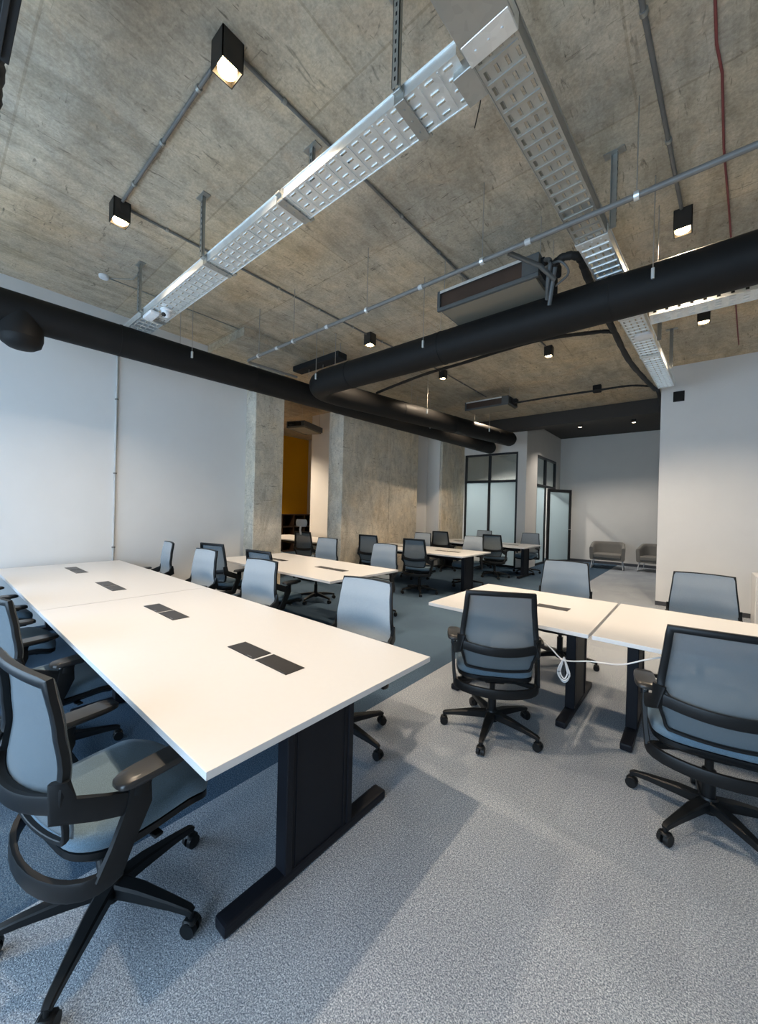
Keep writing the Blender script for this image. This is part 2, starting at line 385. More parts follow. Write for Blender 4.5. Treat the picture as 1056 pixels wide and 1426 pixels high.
# ---------------------------------------------------------------- desks
def desk_leg(parent, x, yc, pw=.37, fw=.88, cover=True):
    g = MB(); g.box(x-.028,x+.028,yc-pw/2,yc+pw/2,.045,.712,.004)
    for y in (yc-pw/2+.05, yc+pw/2-.05):
        g.box(x-.031,x+.031,y-.004,y+.004,.05,.70)
    g.box(x-.034,x+.034,yc-pw/2-.004,yc-pw/2+.03,.045,.712,.004)
    g.box(x-.034,x+.034,yc+pw/2-.03,yc+pw/2+.004,.045,.712,.004)
    L = g.build('leg', M['black'], parent)
    MB().box(x-.035,x+.035,yc-fw/2,yc+fw/2,.006,.05,.012,0,2).build('foot', M['black'], L)
    MB().box(x-.03,x+.03,yc-.42,yc+.42,.69,.7125,.003).build('cross_bracket', M['black'], L)
    return L
def desk(x1, y0, L, W, label, group=None, hatches=(), legs=(), beam=True):
    """x1 = right end, y0 = near edge"""
    t = thing('desk', label, 'desk', (x1-L/2, y0+W/2, 0), 0, group)
    MB().box(-L/2,L/2,-W/2,W/2,.714,.74,.003,0,2).build('tabletop', M['white'], t)
    for h in hatches:
        q = MB(); q.box(h-.125,h+.125,-.055,.055,.7395,.743,.002)
        q = q.build('cable_hatch', M['hatch'], t)
        MB().box(h+.06,h+.1,-.048,-.044,.7428,.7436).build('hatch_tab', M['chrome'], q)
    for l in legs: desk_leg(t, l, 0)
    if beam:
        MB().box(legs[0]+.03,legs[-1]-.03,-.03,.03,.65,.7,.003).box(legs[0]+.15,legs[-1]-.15,-.11,.11,.60,.604).box(legs[0]+.15,legs[-1]-.15,-.112,-.108,.60,.68).box(legs[0]+.15,legs[-1]-.15,.108,.112,.60,.68).build('cable_trough', M['black'], t)
    return t
L2 = 2.45
GN = 'white desks of the long near row'
hh = (-.74,-.47,.48,.75)
desk(-1.06,.53,L2,1.19,'large white desk in the foreground left, nearest the viewer',GN,tuple(-q for q in hh),(-1.035,1.035))
desk(-3.52,.53,2.46,1.19,'white desk of the near row running up to the left wall',GN,tuple(-q for q in hh),(-1.035,1.035))
GR = 'white desks of the right-hand row'
desk(-.52,2.74,1.2,1.19,'smaller white desk right of centre with the hanging white cable',GR,(.22,),(-.42,.41))
desk(.70,2.74,1.2,1.19,'white desk at the right edge behind the largest mesh chair',GR,(.1,),(-.42,.42))
desk(-2.95,2.76,L2,1.19,'white desk of the second row, in front of the first concrete column','',tuple(-q for q in hh),(-1.035,1.035))
desk(-3.10,5.97,L2,1.19,'white desk of the third row in front of the concrete piers','',tuple(-q for q in hh),(-1.035,1.035))
desk(-2.97,8.7,L2,1.19,'farthest white desk in front of the frosted window','',tuple(-q for q in hh),(-1.035,1.035))
desk(-6.6,6.1-1.19+1.3,2.45,1.1,'white desk in the yellow room seen through the opening','',(),(-1.1,1.1)).location.y = 6.27
for o in list(COL.objects):
    if o.get('group') == '': del o['group']

# ---------------------------------------------------------------- chairs
def ss(a): a = max(0,min(1,a)); return a*a*(3-2*a)
def backy(z):
    pts = [(.46,-.205),(.52,-.213),(.66,-.24),(.75,-.232),(.86,-.242),(1.01,-.262)]
    for (z0,y0),(z1,y1) in zip(pts, pts[1:]):
        if z <= z1: return y0+(y1-y0)*ss((z-z0)/(z1-z0)) if z > z0 else y0
    return pts[-1][1]
def bow(x, z): return (.022+.028*math.exp(-((z-.665)/.10)**2))*(1-min(1,(x/.22)**2))
def bp(x, z, off=0.): return (x, backy(z)-bow(x,z)+off, z)
def halfw(z): return .202+.028*ss((1.0-z)/.36) if z > .64 else .230-.03*ss((.64-z)/.13)
def make_chair(headrest=False, tag_='mesh'):
    t = thing('office_chair', '', 'office chair')
    # seat cushion
    def outline(sc, z, drop=1.):
        r = []
        for k in range(40):
            a = 2*math.pi*k/40; cx, cy = math.cos(a), math.sin(a)
            e = .42
            x = math.copysign(abs(cx)**e, cx)*.25*sc; y = math.copysign(abs(cy)**e, cy)*.235*sc
            if y < 0: x *= 1-.10*(y/.235)**2
            r.append((x, y+.03, z - .035*ss((y-.10)/.13)*drop + .012*ss((-y-.12)/.1)))
        return r
    MB().layers([outline(.93,.432),outline(.99,.440),outline(1.,.458),outline(.985,.476),outline(.93,.489),outline(.75,.492),outline(.4,.488),outline(.1,.487)]).build('seat', M['seat'], t, 60)
    MB().layers([outline(.62,.385),outline(.90,.392),outline(.99,.412),outline(.985,.432)]).build('seat_pan', M['plast'], t, 50)
    g = MB(); g.box(-.07,.07,-.12,.13,.365,.412,.012); g.tube([(.06,.02,.385),(.2,.03,.382)],.014,8); g.box(.19,.25,.015,.045,.376,.388,.004)
    g.build('tilt_mechanism', M['plast'], t, 40)
    MB().lathe([(.028,.13),(.028,.27),(.018,.272),(.018,.37)]).build('gas_lift', M['plast'], t, 40)
    MB().lathe([(.03,.062),(.042,.07),(.045,.12),(.034,.142)]).build('hub', M['plast'], t, 40)
    legp = None
    for k in range(5):
        if legp is None:
            l = MB().sweep([(.02,0,.108),(.12,0,.106),(.25,0,.092),(.315,0,.082),(.33,0,.074)],.058,.05,taper=[1,.9,.62,.5,.42]).build('base_leg', M['plast'], t, 40)
            cs = MB(); cs.cyl((.325,0,.045),(.325,0,.08),.009)
            for s in (-1,1): cs.cyl((.325,s*.006,.028),(.325,s*.024,.028),.028,.026,20)
            cs.box(.302,.348,-.024,.024,.04,.058,.008)
            cs.build('caster', M['plast'], l, 40); legp = l
        else: l = copy_tree(legp, t)
        l.rotation_euler = (0,0,R(72*k))
    # back frame: upper loop, lumbar bar, lower loop
    zt = .995; g = MB()
    loop = []
    for x in [i/6 for i in range(-6,7)]: loop.append(bp(x*.198, zt+.004*(1-x*x)))
    for i in range(1,9): z = zt-(zt-.665)*i/8; loop.append(bp(halfw(z), z))
    for x in [i/6 for i in range(5,-6,-1)]: loop.append(bp(x*halfw(.655), .657-.012*(1-x*x)))
    for i in range(7,0,-1): z = zt-(zt-.665)*i/8; loop.append(bp(-halfw(z), z))
    g.sweep(loop,.030,.024,closed=True,up=(0,1,0))
    bar = [bp(x*.230,.662-.022*(1-x*x)) for x in [i/8 for i in range(-8,9)]]
    bar = [(p[0],p[1]-.016,p[2]) for p in bar]
    g.sweep(bar,.016,.052,up=(0,0,1))
    low = [bp(-halfw(.63),.63)]+[bp(-halfw(z),z) for z in (.60,.56,.525)]+[bp(x*.19,.512-.012*(1-x*x)) for x in [i/6 for i in range(-6,7)]]+[bp(halfw(z),z) for z in (.525,.56,.60,.63)]
    g.sweep(low,.014,.016,up=(0,1,0))
    g.build('back_frame', M['plast'], t, 40)
    def bs(u, v):
        z = .516+v*(1.0-.516); hw = halfw(z)+.004; x = (2*u-1)*hw
        if v > .93: x *= 1-.05*((v-.93)/.07)**2
        z2 = z + (.006*(1-(2*u-1)**2) if v > .9 else -.012*(1-(2*u-1)**2)*(1-v))
        p = bp(x, z2, .016); return p, (0,1,-.1)
    MB().sheet(bs, 12, 20, .004, 1).build('backrest_mesh', [M['mesh'], M['meshf']], t, 60)
    # support frame: links, uprights, rear yoke
    g = MB()
    for s in (-1,1):
        g.sweep([(s*.231,-.246,.72),(s*.240,-.240,.64),(s*.258,-.15,.60),(s*.272,-.055,.565)],.024,.066,up=(0,0,1),taper=[.8,1,1,.95])
        g.sweep([(s*.274,-.05,.625),(s*.275,-.055,.555),(s*.270,-.10,.45),(s*.262,-.13,.375)],.024,.078,up=(0,1,0),taper=[.8,1.,.9,1])
    yk = [(-.262,-.10,.385)]+[(-.262*math.cos(math.pi*k/14), -.13-.125*math.sin(math.pi*k/14), .378-.018*math.sin(math.pi*k/14)) for k in range(0,15)]+[(.262,-.10,.385)]
    g.sweep(yk,.022,.056,up=(0,0,1))
    g.sweep([(-.25,-.13,.375),(-.06,-.05,.385)],.03,.03).sweep([(.25,-.13,.375),(.06,-.05,.385)],.03,.03)
    g.build('support_frame', M['plast'], t, 40)
    for s in (-1,1):
        a = MB().sweep([(s*.274,-.05,.59),(s*.272,-.04,.632)],.034,.05,up=(0,1,0)).box(s*.268-.02,s*.268+.02,-.07,.08,.622,.634,.004).build('armrest', M['plast'], t, 40)
        def po(sc, z):
            return [(s*.268+math.copysign(abs(math.cos(q))**.55,math.cos(q))*.048*sc, .005+math.copysign(abs(math.sin(q))**.55,math.sin(q))*.125*sc, z) for q in [2*math.pi*k/28 for k in range(28)]]
        MB().layers([po(.9,.634),po(1,.639),po(1,.651),po(.93,.658),po(.6,.659)]).build('armrest_pad', M['gloss'], a, 50)
        MB().lathe([(.009,0),(.009,.004)],12,(s*.274,-.078,.622)).build('chrome_button', M['chrome'], a, 40)
    if headrest:
        g = MB(); g.sweep([(0,-.32,.95),(0,-.35,1.05),(0,-.33,1.14)],.04,.02,up=(0,1,0))
        h = g.build('headrest_post', M['whitep'], t, 40)
        MB().sheet(lambda u,v: ((.14*(2*u-1)*(1-.2*abs(2*v-1)**2), -.31-.03*(1-(2*u-1)**2), 1.12+.15*v), (0,1,0)), 8, 6, .03).build('headrest', M['lite'], h, 60)
    return t
chair0 = make_chair()
first = [True]
def place(hx, hy, rot, star, label, group, fab=None):
    if first[0]: o = chair0; first[0] = False
    else: o = copy_tree(chair0)
    o.location = (hx, hy, 0); o.rotation_euler = (0,0,R(rot)); o['label'] = label; o['group'] = group; o['category'] = 'office chair'
    ls = [c_ for c_ in o.children if c_.name.startswith('base_leg')]
    for k, l in enumerate(ls): l.rotation_euler = (0,0,R(star-rot+72*k))
    return o
def byback(bx, by, rot, star, label, group):
    f = (-math.sin(R(rot)), math.cos(R(rot))); return place(bx+.27*f[0], by+.27*f[1], rot, star, label, group)
G1 = 'chairs on the near side of the long near row'
place(-1.615,.462,9,30,'mesh chair at lower left corner, nearest chair on the left, seen from the side',G1)
place(-2.85,.50,12,10,'mesh chair directly behind the lower left chair, its back cut by the left edge',G1)
place(-3.9,.42,-3,50,'third chair along the left edge, mostly its armrests showing beside the desk',G1)
place(-4.95,.42,4,20,'fourth chair along the left edge, small, near the far end of the long desks',G1)
G2 = 'chairs on the far side of the long near row'
byback(-1.80,2.05,186,0,'light grey-blue chair facing the viewer behind the foreground desk, rightmost there',G2)
byback(-3.13,2.06,186,30,'second light blue-backed chair behind the long near row, overlapping a dark chair back',G2)
byback(-4.26,2.08,184,0,'third light blue-backed chair behind the long near row, before a turned-away mesh chair',G2)
byback(-5.38,2.12,172,20,'small chair turned sideways nearest the left wall, beside the wall pipe',G2)
G3 = 'chairs around the right-hand desks'
place(-1.07,2.56,30,-6,'mesh chair seen from behind in the middle, pushed to the small right desk',G3)
place(.07,2.50,9,26,'largest mesh chair seen from behind at the right edge of the picture',G3)
byback(-1.07,4.42,186,10,'grey chair across the small right desk, left of the white partition wall',G3)
byback(.05,4.47,178,30,'grey mesh-backed chair in front of the white partition wall at far right',G3)
G4 = 'chairs around the second row desk'
byback(-4.90,2.45,14,0,'dark mesh chair seen from behind, left end of the second row',G4)
byback(-3.82,2.45,6,20,'dark-framed chair mostly hidden behind a light blue chair back',G4)
byback(-4.80,4.42,186,0,'grey chair behind the second row desk, in front of the round-edged concrete pier',G4)
byback(-3.53,4.40,182,40,'light grey chair at the right end of the second row desk',G4)
G5 = 'chairs around the third row desk'
byback(-5.0,5.66,8,0,'black mesh chair seen from behind against the wide concrete pier',G5)
byback(-3.87,5.62,8,20,'black mesh chair seen from behind in the middle of the third row',G5)
byback(-4.87,7.45,180,0,'grey chair behind the third row desk, left of a black chair back',G5)
byback(-3.60,7.45,178,30,'grey chair facing the viewer at the right end of the third row desk',G5)
G6 = 'chairs around the farthest desk'
byback(-5.0,8.42,6,0,'black mesh chair seen from behind before the narrow cream wall strip',G6)
byback(-3.62,8.40,6,20,'black mesh chair seen from behind at the right of the farthest desk',G6)
byback(-4.62,10.22,180,0,'small grey chair back right under the frosted window',G6)
byback(-3.33,10.18,180,30,'farthest grey chair beside the meeting room corner',G6)
hc = make_chair(True); hc.location = (-6.45,5.42,0); hc.rotation_euler = (0,0,R(12))
tag(hc,'grey high-backed chair with headrest in front of the desk in the yellow room','office chair','chairs in the yellow room')
o = copy_tree(chair0); o.location = (-7.5,5.2,0); o.rotation_euler = (0,0,R(-30)); tag(o,'partly hidden chair at the left end of the opening to the yellow room','office chair','chairs in the yellow room')

# ---------------------------------------------------------------- armchairs, bookcase, small things
def tub(loc, rz, label):
    t = thing('armchair', label, 'armchair', loc, rz, 'taupe tub armchairs')
    def wall_(sc, z, top=False):
        out = []
        n = 26
        for k in range(n+1):
            a = math.pi*(k/n) ; x = math.cos(a); yy = math.sin(a)
            out.append((math.copysign(abs(x)**.55,x)*.44*sc, -.32+ (abs(yy)**.6)*.68*sc, z))
        return out
    def ring(out_, in_, z, dz):
        a = wall_(out_, z); b = wall_(in_, z)
        def lift(p): return (p[0], p[1], p[2]+dz*ss((p[1]+.32)/.5))
        return [lift(p) for p in a]+[lift(p) for p in reversed(b)]
    MB().layers([ring(.94,.76,.27,0),ring(.97,.78,.30,0),ring(1.0,.80,.56,.10),ring(.985,.815,.60,.13),ring(.94,.86,.615,.14)]).build('shell', M['tub'], t, 60)
    MB().box(-.42,.42,-.33,.30,.25,.30,.03,0,2).build('base_panel', M['tub'], t, 50)
    MB().box(-.34,.34,-.34,.24,.30,.43,.04,0,3).build('seat_cushion', M['tub'], t, 50)
    for s in (-1,1):
        MB().tube(bezier([(s*.36,-.25,.26),(s*.39,-.33,.04),(s*.39,-.25,.012),(s*.39,.18,.012),(s*.39,.28,.04),(s*.35,.2,.26)],6),.022,10).build('sled_leg', M['whitep'], t, 40)
tub((-1.98,12.75,0), R(5), 'taupe tub armchair on white sled legs, left of the two by the end wall')
tub((-.82,12.95,0), R(-8), 'taupe tub armchair half hidden behind the white partition wall')

t = thing('bookcase', 'low dark wooden bookcase under the yellow wall', 'bookcase', (-11.05,8.32,0))
g = MB()
for z in (.0,.42,.84,1.26): g.box(-.24,.24,-.95,.95,z,z+.03)
for y in (-.95,-.48,0.,.46,.92): g.box(-.24,.24,y,y+.03,.03,1.26)
g.build('carcass', M['wood'], t)
MB().box(-.248,-.24,-.95,.95,0,1.29).build('back_panel', M['wood'], t)

t = thing('storage_cabinet', 'low white cabinet at the right edge against the partition wall', 'cabinet', (.98,7.5,0))
MB().box(-.36,.36,-.25,.25,.03,.74,.006).box(-.33,.33,-.22,.22,0,.03).build('carcass', M['white'], t)
for s in (-1,1):
    d_ = MB().box(min(s*.004,s*.35),max(s*.004,s*.35),-.268,-.25,.05,.72,.003).build('door', M['white'], t)
    MB().box(s*.03-.006,s*.03+.006,-.29,-.268,.4,.52,.003).build('handle', M['chrome'], d_)

# white cable hanging from the small right desk
g = MB()
g.tube(bezier([(-.93,2.80,.712),(-.86,2.76,.68),(-.74,2.735,.60),(-.655,2.73,.545),(-.50,2.74,.575),(-.34,2.74,.60),(-.22,2.76,.655),(-.10,2.80,.70)],10),.009,8)
for k, (w_, zz) in enumerate(((.028,.40),(.02,.425),(.034,.415))):
    g.tube(bezier([(-.655,2.73-k*.006,.565),(-.655-w_,2.73-k*.006,.48),(-.655-w_*.8,2.73-k*.006,zz+.02),(-.65,2.73-k*.006,zz),(-.655+w_,2.73-k*.006,zz+.03),(-.655+w_,2.73-k*.006,.48),(-.655,2.73-k*.006,.56)],6),.009,8)
g.tube([(-.675,2.728,.545),(-.655,2.715,.548),(-.635,2.728,.545),(-.655,2.74,.542)],.010,8,closed=True)
tag(g.build('power_cable', M['whitep'], smooth=60), 'white power cable tied in a loop hanging under the right desks', 'cable')

# ---------------------------------------------------------------- ceiling services
def lamp(x, y, label, s=.062, h=.165, glow='amber', watt=1., ceil=ZC, group='black ceiling spotlights'):
    t = thing('ceiling_spotlight', label, 'spotlight', (x,y,ceil), 0, group)
    g = MB()
    g.box(-s,s,-s,-s+.006,-h,0).box(-s,s,s-.006,s,-h,0).box(-s,-s+.006,-s,s,-h,0).box(s-.006,s,-s,s,-h,0).box(-s,s,-s,s,-.004,0).box(-s,s,-s,s,-h+.045,-h+.05)
    g.build('housing', M['lampcase'], t)
    q = MB().lathe([(s*.82,-h+.008),(s*.84,-h+.02),(s*.7,-h+.042)],24).build('lens', M[glow], t, 40)
    ld = bpy.data.lights.new('spot_beam', 'SPOT'); ld.energy = 240*watt; ld.color = (1,.80,.59) if glow == 'amber' else (1,.92,.84); ld.spot_size = R(125); ld.spot_blend = .6; ld.shadow_soft_size = .045
    lo = bpy.data.objects.new('spot_beam', ld); COL.objects.link(lo); lo.parent = t; lo.location = (0,0,-h-.004)
    return t
lamp(-2.05,1.05,'largest lit black ceiling spotlight, at top left above the near desks')
lamp(-3.84,1.05,'lit black ceiling spotlight to the left end of the grey conduit above the near desks')
lamp(-.15,4.05,'lit black spotlight just above the thick cross duct at right')
lamp(-3.72,4.15,'lit black spotlight above the elbow of the two black ducts')
lamp(-3.6,6.02,'small lit black spotlight under the thin black pipe, left one', .055,.15)
lamp(-1.8,6.1,'small lit black spotlight below the black pipe near the middle', .055,.15)
lamp(0.0,6.1,'lit black spotlight at the right beneath the branch cable tray')
lamp(-.3,.9,'black ceiling spotlight overhead above the right-hand aisle', watt=.6)
lamp(-2.55,11.6,'tiny lit spotlight on the far dark ceiling, left of the pair', .05,.13,'amber2',.6)
lamp(-1.32,11.75,'tiny lit spotlight on the far dark ceiling, right of the pair', .05,.13,'amber2',.6)
lamp(-5.3,12.3,'added spotlight out of view inside the glazed meeting room, lighting its frosted panes', .06,.15,'amber2',2.4)  # added lamp, hidden from view, makes the frosted panes glow from behind
lamp(-8.9,5.4,'added spotlight out of view inside the yellow room, brightening its walls', .06,.15,'amber',2.6)  # extra unseen lamp, put in to brighten the mustard wall and white stub
lamp(-3.75,8.2,'small black ceiling spotlight above the far end of the duct', .055,.15)
# adhesive-mounted conduits on the ceiling
def conduit(pts, d, m, label, name='ceiling_conduit', clips=1.0, cat='conduit', group=None):
    o = tag(MB().tube(pts, d, 10).build(name, m, smooth=40), label, cat, group)
    P = [Vector(p) for p in pts]; acc = clips*.5
    if clips:
        for a, b in zip(P, P[1:]):
            L = (b-a).length; d_ = (b-a).normalized()
            while acc < L:
                c_ = a+d_*acc; q = MB().cyl(c_-d_*.012, c_+d_*.012, d*.78, n=12).build('clip', M['galvd'], o, 40); acc += clips
            acc -= L
    return o
zc = ZC-.016
conduit([(-2.12,1.05,zc),(-3.77,1.05,zc)],.024,M['pvc'],'grey conduit between the two large spotlights at top left',clips=.55)
conduit([(-2.05,1.12,zc),(-2.0,3.6,zc),(-1.82,6.0,zc)],.022,M['pvc'],'grey conduit from the largest spotlight running away under the long cable tray',clips=.6)
conduit([(-3.84,1.12,zc),(-3.74,4.08,zc),(-3.62,5.95,zc),(-3.62,7.9,zc)],.022,M['pvc'],'grey conduit from the left spotlight toward the duct elbow',clips=.6)
conduit([(-.31,.95,zc),(-.27,2.24,zc),(-.16,3.97,zc)],.026,M['pvc'],'grey conduit leading down to the right spotlight at top right',clips=.9)
conduit([(-.04,1.5,zc+.006),(.02,2.7,zc+.006),(.05,2.9,zc+.006),(.08,3.5,zc+.006),(.13,4.1,zc+.006),(.40,7.6,zc+.006)],.014,M['red'],'thin red cable running along the ceiling at top right','ceiling_cable',0,'cable')
conduit([(-5.19,1.33,zc+.008),(-5.12,2.9,zc+.008)],.012,M['galvd'],'thin wire line on the ceiling from the smoke detector to the drop panel','ceiling_cable',0,'cable')
conduit([(-5.19,1.33,zc+.008),(-4.98,1.5,zc+.004),(-4.80,1.50,zc-.004),(-4.73,1.475,zc-.03),(-4.73,1.475,3.6)],.012,M['galvd'],'thin curved wire from the smoke detector down the tray strut','ceiling_cable',0,'cable')
t = thing('smoke_detector', 'small white round smoke detector on the ceiling at left', 'smoke detector', (-5.19,1.28,ZC))
MB().lathe([(.03,-.035),(.045,-.03),(.05,-.012),(.05,0)],20).build('body', M['whitep'], t, 40)
# suspended straight conduit
t = thing('suspended_conduit', 'long grey suspended pipe crossing the room in front of the cross duct', 'conduit', (0,2.765,3.455))
MB().tube([(3.3,0,0),(-4.62,0,0)],.036,14).build('pipe', M['pvc'], t, 40)
MB().tube(bezier([(-4.6,0,0),(-4.66,.01,0),(-4.70,.06,0),(-4.69,.2,0),(-4.64,.80,0)],6),.034,12).build('pipe_bend', M['pvc'], t, 40)
for x in (-4.4,-3.68,-2.53,-1.33,-.33,.8):
    q = MB().cyl((x-.014,0,0),(x+.014,0,0),.027).build('pipe_clamp', M['galv'], t, 40)
    MB().tube([(x,0,.02),(x,0,ZC-3.455)],.007,6).build('hanger_rod', M['wire'], q)
for x in (-4.0,-3.1,-1.9,-.98,.3): MB().cyl((x-.02,0,0),(x+.02,0,0),.022).build('pipe_coupler', M['pvcl'], t, 40)

# cable trays
def tray_section(L, W, label=None, pitch=.092, holes=4, H=.06):
    """perforated channel along +x from 0..L, y 0..W, bottom at z=0"""
    g = MB(); n = max(1, round(L/pitch)); p = L/n
    ys = [0]; yh = []
    for k in range(holes):
        cy = W*(k+.5)/holes; ys += [cy-.007, cy+.007]; yh.append(len(ys)-2)
    ys.append(W)
    xs = [0]; xh = []
    for i in range(n):
        x0 = i*p; xs += [x0+p*.26, x0+p*.26+.044]; xh.append(len(xs)-2)
    xs.append(L)
    V = {}
    def v(i,j,s):
        k = (i,j,s)
        if k not in V: V[k] = g.bm.verts.new((xs[i], ys[j], .0018*s))
        return V[k]
    def hole(i,j): return i in xh and j in yh
    nx, ny = len(xs)-1, len(ys)-1
    for i in range(nx):
        for j in range(ny):
            if hole(i,j): continue
            g.bm.faces.new((v(i,j,0),v(i,j+1,0),v(i+1,j+1,0),v(i+1,j,0))); g.bm.faces.new((v(i,j,1),v(i+1,j,1),v(i+1,j+1,1),v(i,j+1,1)))
    for i in range(nx):
        for j in range(ny):
            if hole(i,j):
                for (a,b) in (((i,j),(i+1,j)),((i+1,j),(i+1,j+1)),((i+1,j+1),(i,j+1)),((i,j+1),(i,j))):
                    g.bm.faces.new((v(*a,0),v(*b,0),v(*b,1),v(*a,1)))
                # pressed lip of each slot
                g.box(xs[i],xs[i+1],ys[j]-.002,ys[j],-.005,0)
    for i in range(n+1):
        if 0 < i < n: g.box(i*p-.004,i*p+.004,.01,W-.01,-.006,.0)
    for i in range(n if label else 0):
        g.box(i*p+p*.35,i*p+p*.62,-.0026,-.0018,.014,H-.014,0,1); g.box(i*p+p*.35,i*p+p*.62,W+.0018,W+.0026,.014,H-.014,0,1)
    for y in (0, W-.002):
        g.box(0,L,y,y+.002,0,H)
        g.box(0,L,y-(.008 if y == 0 else 0),y+(.002 if y == 0 else .010),H-.002,H)
        g.box(0,L,y-(.002 if y == 0 else 0),y+(.002 if y == 0 else .004),-.004,.006)
    return g
def coupler(W, w=.06):
    g = MB(); g.box(-w/2,w/2,-.006,W+.006,-.014,-.004,.002).box(-w/2,w/2,-.007,-.003,-.01,.06).box(-w/2,w/2,W+.003,W+.007,-.01,.06)
    for y in (.04,W/2,W-.04): g.cyl((0,y,-.014),(0,y,-.019),.006,n=8)
    return g
def strut(h, plate=.13):
    g = MB(); g.box(-.02,.02,-.012,-.008,0,h).box(-.02,-.016,-.012,.012,0,h).box(.016,.02,-.012,.012,0,h)
    g.box(-plate/2,plate/2,-.03,.03,h-.006,h)
    k = .03
    while k < h-.05:
        g.box(-.0205,-.0195,-.004,.004,k,k+.02,0,1); g.box(-.005,.005,-.0125,-.0115,k,k+.02,0,1); k += .045
    return g
MS = [M['galvd'], M['acslot']]
TZ = 3.53
t = thing('cable_tray', 'long perforated galvanised cable tray from the left wall to the big junction', 'cable tray', (0,1.49,TZ))
def sec(parent, x, L, W, m=None, side=None):
    o = tray_section(L, W, side).build('tray_section', [m or M['galv'], M['acslot']], parent); o.location = (x,0,0); return o
TW = .225
for a, b in ((-5.9,-4.62),(-4.62,-3.24),(-3.24,-2.2),(-2.2,-1.18),(-1.18,-.865)): sec(t, a+.004, b-a-.008, TW)
for x, hz in ((-4.62,.03),(-3.2,.03),(-2.16,.03),(-1.18,.03)):
    o = coupler(TW).build('coupler', M['galvd'], t); o.location = (x,0,0)
    o = strut(ZC-TZ-.035, .13).build('hanger_strut', MS, t); o.location = (x,-.03 if x != -2.16 else TW+.03,.033)
    o = MB().box(-.022,.022,-.03,TW+.05,.022,.036,.002).build('strut_crossbar', M['galvd'], t); o.location = (x,0,0)
# big tray running away from the viewer (slightly skewed as in the room)
t2 = thing('cable_tray', 'wide galvanised cable tray running from top centre toward the right partition wall', 'cable tray', (-.735,1.2,3.50), R(90-3.0))
W2 = .20
g0 = 0
for a, b in ((-1.2,.30),(.30,1.9),(1.9,3.3),(3.3,4.55),(4.55,6.12)):
    o = tray_section(b-a-.008, W2, pitch=.085, holes=4, H=.07).build('tray_section', [M['galvd'] if a < 1 else M['galv'], M['acslot']], t2); o.location = (a+.004,-W2/2,0)
for x in (.30,1.9,3.3,4.55):
    o = coupler(W2, .10 if x < 1 else .06).build('coupler', M['galv'], t2); o.location = (x,-W2/2,0)
for x in (1.9,4.2,5.3):
    o = strut(ZC-3.5-.035).build('hanger_strut', MS, t2); o.location = (x,-W2/2-.03,.033); o.rotation_euler = (0,0,R(90))
# solid plate at the junction with the long tray
MB().box(.02,.30,-W2/2-.012,W2/2+.012,-.012,-.004,.002).build('junction_plate', M['galvd'], t2)
MB().box(.34,.50,W2/2,W2/2+.10,-.006,.06,.003).build('junction_saddle', M['galvd'], t2)
t3 = thing('cable_tray', 'short galvanised branch tray going off to the right under the cross duct', 'cable tray', (-.42,4.60,3.50))
for a, b in ((0,.95),(.95,2.0),(2.0,3.7)): sec(t3, a+.004, b-a-.008, .22, None, True)
for x in (.95,2.0):
    o = coupler(.22,.04).build('coupler', M['galvd'], t3); o.location = (x,0,0)
    o = strut(ZC-3.5-.035).build('hanger_strut', MS, t3); o.location = (x,-.03,.033)
# devices on trays
t = thing('security_camera', 'white dome security camera under the left end of the long tray', 'camera', (-4.28,1.60,TZ-.008), R(-60))
MB().lathe([(.045,-.02),(.055,-.012),(.055,0)],20).build('base', M['whitep'], t, 40)
q = MB().lathe([(.004,-.085),(.026,-.078),(.042,-.058),(.046,-.035),(.036,-.012)],20).build('dome', M['whitep'], t, 50)
MB().cyl((.028,0,-.06),(.046,0,-.068),.021,.019).build('camera_eye', M['acslot'], q, 40)
tag(MB().box(-.14,.08,-.045,.045,-.035,0,.012,0,3).build('access_point', M['whitep'], loc=(-4.46,1.53,TZ-.012), smooth=40), 'flat white wireless box beside the dome camera on the long tray', 'wireless box')
tag(MB().lathe([(.06,-.03),(.085,-.022),(.088,0)],28).build('access_point', M['whitep'], loc=(-.50,5.05,3.49), smooth=40), 'flat round white disc under the tray near the partition wall', 'wireless box')
tag(MB().box(-.075,.075,-.02,0,-.085,.085,.004).box(-.06,.06,-.024,-.019,-.07,.07).build('wall_speaker', M['acslot'], loc=(-.29,8.119,3.54)), 'small black square box high on the white partition wall', 'wall box')

# ducts
def ringd(mb, p, ax, r, w=.02):
    a = Vector(p); d_ = Vector(ax).normalized(); mb.cyl(a-d_*w/2, a+d_*w/2, r, n=36)
def hangers(t, pts, r, m=M['wire']):
    for i, (x,y,z,dx,dy) in enumerate(pts):
        for s in (-1,1):
            px, py = x+s*dx*(r+.006), y+s*dy*(r+.006)
            q = MB().tube([(px,py,z),(px,py,ZC)],.007,6).build('hanger_rod', m, t)
            MB().box(px-.011,px+.011,py-.011,py+.011,z-.02,z+.06,.003).build('turnbuckle', M['galv'], q)
DR = .168
tA = thing('ventilation_duct', 'long black round duct running along the left wall into the distance', 'duct')
A0, A1 = Vector((-5.27,-2.2,3.34)), Vector((-4.44,10.1,3.31))
def ptA(y): return A0.lerp(A1, (y-A0.y)/(A1.y-A0.y))
g = MB().cyl(A0, A1-Vector((.004,.06,0)), DR, n=40); g.cyl(A1-Vector((.004,.06,0)), A1, DR, DR*.86, n=40)
g.build('duct_tube', M['duct'], tA, 40)
for y in (-.6,1.4,3.0,4.6,6.2,7.8,9.4):
    g = MB(); ringd(g, ptA(y), A1-A0, DR+.004); g.build('duct_seam', M['duct'], tA, 40)
q = ptA(.60)
